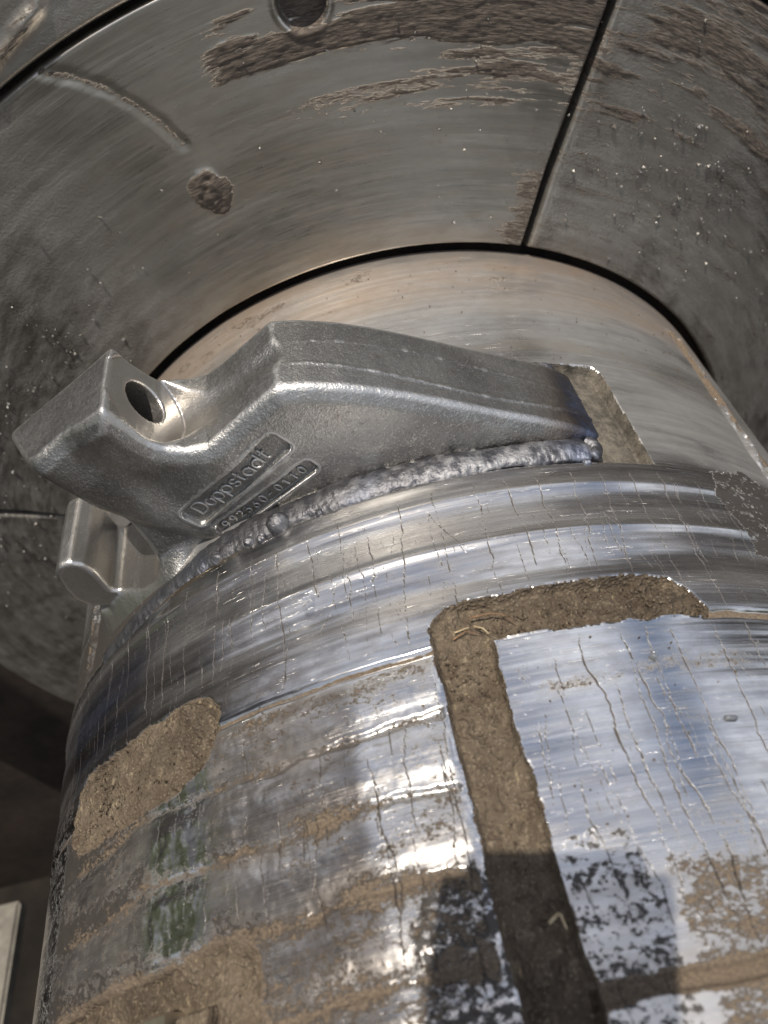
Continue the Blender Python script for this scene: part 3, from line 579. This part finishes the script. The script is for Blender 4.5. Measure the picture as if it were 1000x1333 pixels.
def rim_part(PL, name, lab_):
    cx, cz, an, hl, hh = PL; c, s_ = math.cos(an), math.sin(an); pts = []
    r_ = .010
    for qx, qy, a0 in ((hl - r_, hh - r_, 0), (-hl + r_, hh - r_, 90), (-hl + r_, -hh + r_, 180), (hl - r_, -hh + r_, 270)):
        pts += arc(qx, qy, r_, r_, a0, a0 + 90, 6)
    pts.append(pts[0])
    o = stroke_letter([pts], 0, 0, 1, 1, PL, holder, .0016, name); o['label'] = lab_
    return o
np1 = rim_part(PL1, 'name_panel', 'upper sunk panel with the raised maker name'); np2 = rim_part(PL2, 'number_panel', 'lower sunk panel with the raised number 992560-0110')
adv = {'D': .90, 'o': .82, 'p': .84, 's': .70, 't': .58, 'a': .86, 'd': .86}
u = -.104
for ch in 'Doppstadt': o = stroke_letter(G[ch], u, -.0120, .029, .0265, PL1, np1, .0024); u += adv[ch] * .0262 + .0012
u = -.106
for ch in '992560-0110': o = stroke_letter(G[ch], u, -.0085, .0175, .0175, PL2, np2, .0021, 'digit'); u += .0192

# ------------------------------------------------------------------ weld beads
def bead(name, path, wd, hg, parent, n=520, m=20, seed=1, soot=None, ripple=.04, lab_=None):
    """path(t)->(theta deg, s); a rippled half-round bead lying on the drum"""
    t = np.linspace(0, 1, n); th, sv = path(t); L_ = np.cumsum(np.r_[0, np.hypot(np.diff(th * DEG), np.diff(sv))])
    tx, ty = np.gradient(th * DEG), np.gradient(sv); ll = np.hypot(tx, ty) + 1e-9; nx_, ny_ = -ty / ll, tx / ll
    ph_ = L_ / .017; f_ = ph_ + (fbm(L_ * 30, L_ * 0, seed, 3) - .5) * 1.5
    rip = .5 + .5 * np.sin(2 * math.pi * f_)
    phi = np.linspace(-.25, math.pi + .25, m); V = []
    big_ = fbm(L_ * 11, L_ * 0 + 3, seed + 5, 3)
    for j, p in enumerate(phi):
        nn = fbm(L_ * 46, np.full(n, p * 1.9), seed + 9, 6, .62) - .5
        rp_ = .5 + .5 * np.sin(2 * math.pi * (f_ + .35 * math.sin(p)))
        sc = 1 + (rp_ - .5) * ripple + (big_ - .5) * .5 + nn * .34
        endf = np.sqrt(np.clip(np.minimum(t, 1 - t) / .015, .05, 1))
        tp = .68 + .32 * ss(0, .45, t) if n > 600 else 1.0
        w_ = math.cos(p) * wd * sc * endf * tp; h_ = math.sin(p) * hg * sc * endf * tp
        thv = th * DEG + nx_ * w_; s_ = sv + ny_ * w_; r_ = 1.0 - .002 + h_
        V.append(np.stack([r_ * np.sin(thv), -s_, r_ * np.cos(thv)], 1))
    V = np.stack(V, 1).reshape(-1, 3); q = np.arange(n * m).reshape(n, m); F = np.stack([q[:-1, :-1], q[1:, :-1], q[1:, 1:], q[:-1, 1:]], -1).reshape(-1, 4)
    so_ = np.repeat(soot(th) if soot else np.zeros(n), m)
    o = mesh_np(name, V, F, M_WELD, parent, dict(sooty=so_))
    if lab_: o['label'] = lab_
    return o
bead('weld_bead', lambda t: (-42 + 61.5 * t, .720 + .046 * ss(.42, 0, t) - .004 * ss(.8, 1, t)), .030, .0135, holder, 620, 20, 3, lambda th: ss(4, -16, th), lab_='thick rippled weld bead along the near edge')
bead('weld_bead', lambda t: (19.2 + .9 * np.sin(t * math.pi), .735 - .045 * t), .012, .014, holder, 60, 12, 13)
bead('weld_bead', lambda t: (-38 + 58 * t, .480 + 0 * t), .020, .018, holder, 400, 14, 23, lab_='weld bead along the far edge')
# flattened blob of spatter on the bead
def blob(name, th, sv, r_, hh, mat, parent=None, seed=0, nl=18, na=26, amp=.25):
    V = []; 
    for i in range(nl):
        for j in range(na):
            p = math.pi * i / (nl - 1); t = 2 * math.pi * j / na
            V.append((math.sin(p) * math.cos(t), math.sin(p) * math.sin(t), math.cos(p)))
    V = np.array(V); nn = 1 + amp * (fbm(V[:, 0] * 2 + V[:, 2] * 1.3 + 9, V[:, 1] * 2 + seed, 200 + seed, 4) - .5) * 2
    V *= nn[:, None]; q = np.arange(nl * na).reshape(nl, na); F = np.stack([q[:-1], np.roll(q[:-1], -1, 1), np.roll(q[1:], -1, 1), q[1:]], -1).reshape(-1, 4)
    c, s_ = math.cos(th * DEG), math.sin(th * DEG); rr_ = 1.0
    x, y, z_ = V[:, 0] * r_, V[:, 1] * r_, V[:, 2] * hh
    rad_ = hh * .4 + 1 + z_; W = np.stack([rad_ * s_ + x * c, -sv - y, rad_ * c - x * s_], 1)
    return mesh_np(name, W, F[:, ::-1], mat, parent, dict(sooty=np.full(len(W), .35)))
bead_blob = blob('weld_spatter', -13.4, .737, .021, .021, M_WELD, holder, 4, amp=.16)
for k, (th, sv, r_) in enumerate([(-17, .745, .012), (-15.5, .75, .010), (-21, .742, .014), (-9, .746, .008), (18.2, .750, .008)]): blob('weld_spatter', th, sv, r_, r_ * .9, M_WELD, holder, 10 + k)

# ------------------------------------------------------------------ end wall with its curved plates
wall = empty('end_wall', 'dark steel end wall behind the drum, lined with curved scratched wear plates', 'wall'); wall['kind'] = 'structure'
GAPC = 23.9
def ring_plate(name, a0, a1, r0, r1, y0, mat, parent, nr, na, seed, gap=.008, feat=None, edge=.007):
    # angular edges are kept parallel to the radial joint
    rv = r0 + (r1 - r0) * np.linspace(0, 1, nr) ; V = []; tt = np.linspace(0, 1, na)
    r_, t_ = np.meshgrid(rv, tt, indexing='ij'); g = gap / r_
    an = (a0 * DEG + g) + ((a1 - a0) * DEG - 2 * g) * t_
    adg = an / DEG; arcl = an * 1.3
    dist = np.minimum(np.minimum(r_ - r0, r1 - r_), np.minimum(t_, 1 - t_) * (a1 - a0) * DEG * r_)
    h = .0035 * (fbm(arcl * 5, r_ * 6, seed, 4) - .5) - .012 * ss(edge, 0, dist) ** 2 + .0012 * (strk(arcl * 2, r_ * 40, seed + 3) - .5)
    dirt_ = np.full(r_.shape, .12); grime_ = np.zeros(r_.shape)
    if feat: dh, dirt_, grime_ = feat(adg, r_, arcl); h = h + dh
    # closed side: rim vertices drop back
    P_ = np.stack([r_ * np.sin(an), y0 - h, r_ * np.cos(an)], -1)
    Pp = np.zeros((nr + 2, na + 2, 3)); Pp[1:-1, 1:-1] = P_; Pp[0, 1:-1] = P_[0]; Pp[-1, 1:-1] = P_[-1]; Pp[1:-1, 0] = P_[:, 0]; Pp[1:-1, -1] = P_[:, -1]
    for i, j, k, l_ in ((0, 0, 0, 0), (0, -1, 0, -1), (-1, 0, -1, 0), (-1, -1, -1, -1)): Pp[i, j] = P_[k, l_]
    for sl_ in ((0, slice(None)), (-1, slice(None)), (slice(None), 0), (slice(None), -1)): Pp[sl_ + (1,)] = y0 + .045
    pad = lambda x: np.pad(x, 1, mode='edge')
    q = np.arange((nr + 2) * (na + 2)).reshape(nr + 2, na + 2); F = np.stack([q[:-1, :-1], q[:-1, 1:], q[1:, 1:], q[1:, :-1]], -1).reshape(-1, 4)
    return mesh_np(name, Pp.reshape(-1, 3), F, mat, parent, dict(dirt=pad(dirt_).ravel(), grime=pad(grime_).ravel(), lift=pad(h).ravel()), np.stack([pad(arcl), pad(r_)], -1).reshape(-1, 2))
def polyline_d(x, y, pts):
    d = np.full(x.shape, 1e9)
    for (x0, y0), (x1, y1) in zip(pts[:-1], pts[1:]):
        ex, ey = x1 - x0, y1 - y0; t = np.clip(((x - x0) * ex + (y - y0) * ey) / (ex * ex + ey * ey), 0, 1); d = np.minimum(d, np.hypot(x - x0 - ex * t, y - y0 - ey * t))
    return d
def featA(adg, r_, arcl):      # upper plate, -66 .. 24 degrees
    x, z_ = r_ * np.sin(adg * DEG), r_ * np.cos(adg * DEG)
    dirt = .16 + .0 * r_; grime = 0 * r_
    n1 = fbm(arcl * 4, r_ * 5, 301, 4); n2 = strk(arcl * 4, r_ * 30, 303)
    dirt += .62 * ss(1.40, 1.46, r_ + (n1 - .5) * .10) * ss(-11, -7, adg + (n1 - .5) * 8) * ss(.30, .62, n2 + .22 * ss(3, 13, adg)) * ss(1.60, 1.52, r_ - (adg > 4) * .06)
    dirt += .30 * ss(1.28, 1.42, r_ + (n1 - .5) * .14) * ss(-14, -2, adg) * n2
    dirt += .40 * ss(.40, .60, strk(arcl * 1.6, r_ * 24, 313)) * ss(1.28, 1.34, r_) * ss(1.50, 1.44, r_) * ss(-8, 2, adg)
    dirt += .75 * ss(.050, .028, np.hypot((adg + 11.3) * DEG * 1.28, (r_ - 1.275) * .75) + (fbm(arcl * 30, r_ * 30, 305, 3) - .5) * .03)
    dirt += .55 * ss(24.2, 20, adg + (n2 - .5) * 7) * 0 + .50 * ss(18, 23, adg + (strk(arcl * 6, r_ * 40, 307) - .5) * 9) * ss(1.40, 1.15, r_) * ss(1.0, 1.1, r_ + .05)
    grime += 1.0 * ss(-14, -40, adg + (n1 - .5) * 16) * ss(.95, 1.10, r_ + .0) + .35 * ss(16, 23, adg + (n2 - .5) * 8) * ss(1.35, 1.2, r_)
    dc = polyline_d(x, z_, [(-.471, 1.54), (-.43, 1.523), (-.38, 1.492), (-.333, 1.447), (-.30, 1.405), (-.272, 1.355)])
    dh = -.0022 * ss(.022, 0, dc + (n2 - .5) * .008); dirt += .46 * ss(.014, .0, dc + (n2 - .5) * .012)
    dh += .010 * ss(.045, .01, np.hypot((adg + 11.3) * DEG * 1.28, (r_ - 1.275) * .75)) * fbm(arcl * 60, r_ * 60, 309, 4)
    hd = np.hypot(x - .030, z_ - 1.535); hole = ss(.050, .040, hd); dh -= hole * .022; dirt += hole * .35; grime += hole * .25; dh += .003 * ss(.062, .052, hd) * (1 - hole)
    dh += dirt * 0 + ss(.5, .9, dirt) * .004 * fbm(arcl * 50, r_ * 120, 311, 4)
    dh += .018 * ss(1.24, 1.02, r_)
    return dh, dirt, np.clip(grime, 0, 1)
def featB(adg, r_, arcl):      # right plate
    n1 = fbm(arcl * 4, r_ * 5, 331, 4); n2 = strk(arcl * 4, r_ * 34, 333)
    dirt = .26 + .38 * ss(1.18, 1.40, r_ + (n1 - .5) * .2) * n2 * 1.3 + .22 * ss(.4, .7, n2)
    grime = .28 + .45 * ss(.42, .66, n1) + .25 * ss(28, 60, adg) + .35 * ss(25, 25.5, adg) * ss(32, 26, adg)
    return ss(.5, .8, dirt) * .004 * fbm(arcl * 50, r_ * 100, 335, 4) + .018 * ss(1.24, 1.02, r_), dirt, np.clip(grime, 0, 1)
def featC(adg, r_, arcl):      # lower left plate, rough and dark
    n1 = fbm(arcl * 5, r_ * 5, 341, 4)
    return .006 * (fbm(arcl * 20, r_ * 20, 343, 4) - .5), .20 + .25 * n1, np.clip(.75 + .4 * (n1 - .3), 0, 1)
ring_plate('wear_plate', GAPC - 90, GAPC, 1.022, 1.617, 0, M_RING, wall, 230, 640, 401, feat=featA)['label'] = 'upper curved plate with mud streaks, dent and bolt hole'
ring_plate('wear_plate', GAPC, GAPC + 90, 1.022, 1.617, 0, M_RING, wall, 200, 420, 411, feat=featB)['label'] = 'right curved plate, brown and sprinkled with grit'
ring_plate('wear_plate', GAPC - 180, GAPC - 90, 1.022, 1.617, 0, M_RING, wall, 130, 300, 421, feat=featC)['label'] = 'dark lower left curved plate'
ring_plate('wear_plate', GAPC + 90, GAPC + 180, 1.022, 1.617, 0, M_RING, wall, 30, 80, 431, feat=featC)
def featO(adg, r_, arcl):
    n1 = fbm(arcl * 4, r_ * 5, 351, 4); x, z_ = r_ * np.sin(adg * DEG), r_ * np.cos(adg * DEG)
    dc = polyline_d(x, z_, [(-.62, 1.52), (-.551, 1.565), (-.49, 1.60), (-.43, 1.63), (-.36, 1.70), (-.30, 1.74)]) + (fbm(x * 40, z_ * 40, 353, 3) - .5) * .012
    return .014 * ss(.02, -.01, dc) - .0 * x, .15 + .35 * ss(.03, 0, dc), .15 + .3 * n1
ring_plate('outer_plate', GAPC - 90, GAPC, 1.627, 2.25, -.004, M_RING, wall, 130, 400, 441, feat=featO)['label'] = 'outer plate with a wavy raised crack beyond the dark joint'
ring_plate('outer_plate', GAPC, GAPC + 90, 1.627, 2.25, -.004, M_RING, wall, 40, 120, 451, feat=featB)
for k_ in (90, 180): ring_plate('outer_plate', GAPC + k_, GAPC + k_ + 90, 1.627, 2.25, .03, M_DARK, wall, 30, 80, 461 + k_, feat=featC)
def box(name, x0, x1, y0, y1, z0, z1, mat, parent=None):
    V = [(x, y, z_) for x in (x0, x1) for y in (y0, y1) for z_ in (z0, z1)]
    me = bpy.data.meshes.new(name)
    import bmesh
    bm = bmesh.new(); vs = [bm.verts.new(tuple(c * R for c in v)) for v in V]
    for f in ((0, 1, 3, 2), (4, 6, 7, 5), (0, 4, 5, 1), (2, 3, 7, 6), (0, 2, 6, 4), (1, 5, 7, 3)): bm.faces.new([vs[i] for i in f])
    bmesh.ops.recalc_face_normals(bm, faces=bm.faces); bmesh.ops.bevel(bm, geom=bm.edges[:], offset=.004, segments=2, affect='EDGES'); bm.to_mesh(me); bm.free(); me.materials.append(mat)
    o = bpy.data.objects.new(name, me); col.objects.link(o)
    if parent: o.parent = parent
    return o
box('backing_plate', -3.3, 3.3, .048, .15, -2.42, 2.0, M_DARK, wall)
blk = tag(box('housing_beam', -3.2, -2.36, -2.9, -.30, -1.78, -1.70, M_GREY), 'pale weathered steel beam at the bottom left corner beside the dark gap', 'beam')
sw = tag(box('added_wall', -3.4, -3.3, -4.0, .15, -2.3, .95, M_DARK), 'dark rusty wall added left of the drum, out of view, for its reflection', 'wall')  # added out of view to darken the drum's left reflection
sw2 = tag(box('added_sheet', -2.35, -2.25, -4.2, .04, 1.75, 5.2, M_WALLP), 'grey sheet added above the left of the drum, out of view, for its reflection', 'added sheet')  # added, unseen: mirrored as the dull grey left side of the drum
def leaves(name, n, x0, x1, y0, y1, z0, z1, sz, mat, lab_):
    g = np.random.default_rng(9); c = np.stack([g.uniform(x0, x1, n), g.uniform(y0, y1, n), z0 + (z1 - z0) * g.random(n) ** .8], 1)
    c[:, 2] += .35 * np.sin(c[:, 1] * 1.7) * (c[:, 2] - z0) / (z1 - z0); u_ = g.normal(size=(n, 3)); u_ /= np.linalg.norm(u_, axis=1, keepdims=True)
    w_ = np.cross(u_, g.normal(size=(n, 3))); w_ /= np.linalg.norm(w_, axis=1, keepdims=True); l_ = sz * g.uniform(.6, 1.3, (n, 1))
    V_ = np.stack([c - u_ * l_, c + w_ * l_ * .45, c + u_ * l_, c - w_ * l_ * .45], 1).reshape(-1, 3)
    return kind(mesh_np(name, V_, np.arange(4 * n).reshape(n, 4), mat, smooth=False), 'stuff', lab_)
leaves('hedge', 24000, -10.8, -9.6, -5, 9, -4.6, 4.7, .22, M_LEAF, 'green hedge added out of view, seen only mirrored in the drum')  # added for the green reflection on the left rows
gr = kind(box('ground', -80, 80, -80, 80, -4.9, -4.7, M_SOIL), 'structure')

# ------------------------------------------------------------------ loose things
def on_ring(adg, r_, off=.0): return (r_ * math.sin(adg * DEG), -off, r_ * math.cos(adg * DEG))
def rocks(name, pts, mat):
    V = []; F = []
    for (p, sz) in pts:
        b = len(V); rn = [sz * (0.6 + .8 * random.random()) for _ in range(6)]
        ax = Matrix.Rotation(random.random() * 6.28, 3, Vector((random.random(), random.random(), random.random() + .1)).normalized())
        for k, dv in enumerate(((1, 0, 0), (-1, 0, 0), (0, 1, 0), (0, -1, 0), (0, 0, 1), (0, 0, -1))):
            v = ax @ Vector(dv) * rn[k]; V.append((p[0] + v.x, p[1] + v.y, p[2] + v.z))
        for t in ((0, 2, 4), (2, 1, 4), (1, 3, 4), (3, 0, 4), (2, 0, 5), (1, 2, 5), (3, 1, 5), (0, 3, 5)): F.append(tuple(b + i for i in t))
    return mesh_py(name, V, F, mat)
pts = []
def scatter(n, ac, rc, da, dr, smin_=.0012, smax_=.0040):
    for _ in range(n):
        A_, r_ = random.gauss(ac, da), random.gauss(rc, dr)
        if not (1.03 < r_ < 1.6): continue
        pts.append((on_ring(A_, r_, .004 + (.018 * float(ss(1.24, 1.02, r_)))), random.uniform(smin_, smax_) * random.choice((.6, .8, 1, 1.5))))
scatter(110, -38, 1.24, 8, .09); scatter(70, -52, 1.25, 8, .12); scatter(130, 34, 1.27, 7, .08); scatter(120, 46, 1.25, 10, .12); scatter(60, 10, 1.3, 8, .09, .001, .003); scatter(80, -70, 1.25, 8, .1); scatter(30, 0, 1.35, 20, .12, .001, .003)
kind(rocks('metal_grit', pts, M_GRIT), 'stuff', 'glinting specks of metal grit stuck on the curved plates')
pts = []
for _ in range(260):
    t, sv = random.uniform(-44, 45), random.choice((random.uniform(.05, .45), random.uniform(1.07, 1.5))); r_ = 1.002
    pts.append(((r_ * math.sin(t * DEG), -sv, r_ * math.cos(t * DEG)), random.uniform(.0008, .0022)))
kind(rocks('dirt_crumbs', pts, M_MUD), 'stuff', 'tiny brown crumbs lying on the drum')
pts = []
for _ in range(900):
    ch = random.random()
    if ch < .55: t, sv = random.uniform(-.6, 3.1), random.uniform(1.03, 1.6)
    elif ch < .75: t, sv = random.uniform(0, 20), random.uniform(1.005, 1.06)
    else: t, sv = random.uniform(-42, -24), random.uniform(1.01, 1.11)
    r_ = .980 if ch < .75 else .998
    pts.append(((r_ * math.sin(t * DEG), -sv, r_ * math.cos(t * DEG)), random.uniform(.001, .0036)))
kind(rocks('mud_crumbs', pts, M_MUD), 'stuff', 'small clods lying on the packed mud of the channels')
def stick(name, path, r0, mat, lab_, cat, group=None, r_=.985):
    V = []; F = []; m = 6; n = 14; P_ = []
    for i in range(n + 1):
        t = i / n; k = t * (len(path) - 1); j = min(int(k), len(path) - 2); f = k - j
        th, sv, h = (path[j][q] * (1 - f) + path[j + 1][q] * f for q in range(3)); rr_ = r_ + h; P_.append(Vector((rr_ * math.sin(th * DEG), -sv, rr_ * math.cos(th * DEG))))
    for i in range(n + 1):
        T = (P_[min(i + 1, n)] - P_[max(i - 1, 0)]).normalized(); a1_ = T.orthogonal().normalized(); b1_ = T.cross(a1_); rad_ = r0 * (1 - .55 * i / n)
        for j in range(m):
            c = 2 * math.pi * j / m; V.append(P_[i] + (a1_ * math.cos(c) + b1_ * math.sin(c)) * rad_)
    for i in range(n):
        for j in range(m): F.append((i * m + j, i * m + (j + 1) % m, (i + 1) * m + (j + 1) % m, (i + 1) * m + j))
    F.append(tuple(range(m - 1, -1, -1))); F.append(tuple(n * m + j for j in range(m)))
    return tag(mesh_py(name, V, F, mat, None, True), lab_, cat, group)
stick('twig', [(2.4, 1.024, .008), (4.0, 1.024, .010), (5.2, 1.030, .010), (6.0, 1.045, .006)], .0016, M_TWIG, 'curved reddish twig lying in the corner of the mud channel', 'twig')
stick('twig', [(.6, 1.052, .006), (1.8, 1.044, .008), (2.8, 1.052, .008)], .0014, M_TWIG, 'short dark twig just below the curved reddish one', 'twig')
stick('straw', [(2.6, 1.036, .004), (3.2, 1.05, .016), (3.6, 1.058, .012)], .0014, M_STRAW, 'pale upright splinter beside the twigs in the mud', 'splinter')
stick('straw', [(.9, 1.040, .004), (2.2, 1.036, .004)], .0014, M_STRAW, 'thin straw left of the curved reddish twig', 'straw')
stick('straw', [(2.0, 1.43, .016), (2.7, 1.425, .03), (2.9, 1.44, .02)], .0024, M_STRAW, 'pale curled scrap on the shaded mud lump in the channel', 'straw')
# a small grey plug and a pebble on the bright plate
def pellet(name, th, sv, ln, r0, ang_, mat, lab_, cat, seed):
    V = []; F = []; m = 10
    prof = [(-1, .55), (-.92, .9), (-.4, 1.0), (.3, .96), (.85, .92), (1, .5)]
    c, s_ = math.cos(ang_), math.sin(ang_); T = Vector((math.cos(th * DEG), 0, -math.sin(th * DEG))); Yv = Vector((0, -1, 0)); N = Vector((math.sin(th * DEG), 0, math.cos(th * DEG)))
    ax = T * c + Yv * s_; sd = N.cross(ax); base = N * (1 + r0 * .8) + Yv * sv; random.seed(seed)
    for (x, rr_) in prof:
        for j in range(m):
            q = 2 * math.pi * j / m; k = r0 * rr_ * (1 + random.uniform(-.12, .12)); V.append(base + ax * x * ln + (sd * math.cos(q) + N * math.sin(q)) * k)
    for i in range(len(prof) - 1):
        for j in range(m): F.append((i * m + j, i * m + (j + 1) % m, (i + 1) * m + (j + 1) % m, (i + 1) * m + j))
    F.append(tuple(range(m - 1, -1, -1))); F.append(tuple((len(prof) - 1) * m + j for j in range(m)))
    return tag(mesh_py(name, V, F, mat, None, True), lab_, cat)
pellet('plastic_plug', 19.7, 1.236, .0085, .0036, .1, M_CHIP, 'small grey cylindrical plug lying on the bright plate', 'plug', 3)
pellet('pebble', 15.8, 1.137, .005, .0045, .8, M_CHIP, 'small grey pebble on the bright plate above the mud streak', 'pebble', 4)
# the photographer's phone, just behind the lens
ph = empty('phone', 'black mobile phone held above the drum taking the picture', 'phone'); ph.matrix_world = co.matrix_world.copy()
import bmesh
def rbox(name, x0, x1, y0, y1, z0, z1, bev, mat, parent):
    bm = bmesh.new(); bmesh.ops.create_cube(bm, size=1)
    for v in bm.verts: v.co = Vector(((x0 + x1) / 2 + v.co.x * (x1 - x0), (y0 + y1) / 2 + v.co.y * (y1 - y0), (z0 + z1) / 2 + v.co.z * (z1 - z0))) * R
    ed = [e for e in bm.edges if abs((e.verts[0].co - e.verts[1].co).z) > 1e-5]; bmesh.ops.bevel(bm, geom=ed, offset=bev * R, segments=6, affect='EDGES')
    me = bpy.data.meshes.new(name); bm.to_mesh(me); bm.free(); me.materials.append(mat); o = bpy.data.objects.new(name, me); col.objects.link(o); o.parent = parent; return o
rbox('phone_case', -.20, .06, -.50, .088, .030, .058, .03, M_PHONE, ph)
rbox('screen', -.19, .05, -.49, .078, .0582, .0592, .025, M_BLACK, ph)
rbox('camera_bump', -.06, .045, -.07, .045, .016, .0298, .02, M_PHONE, ph)
print('built')
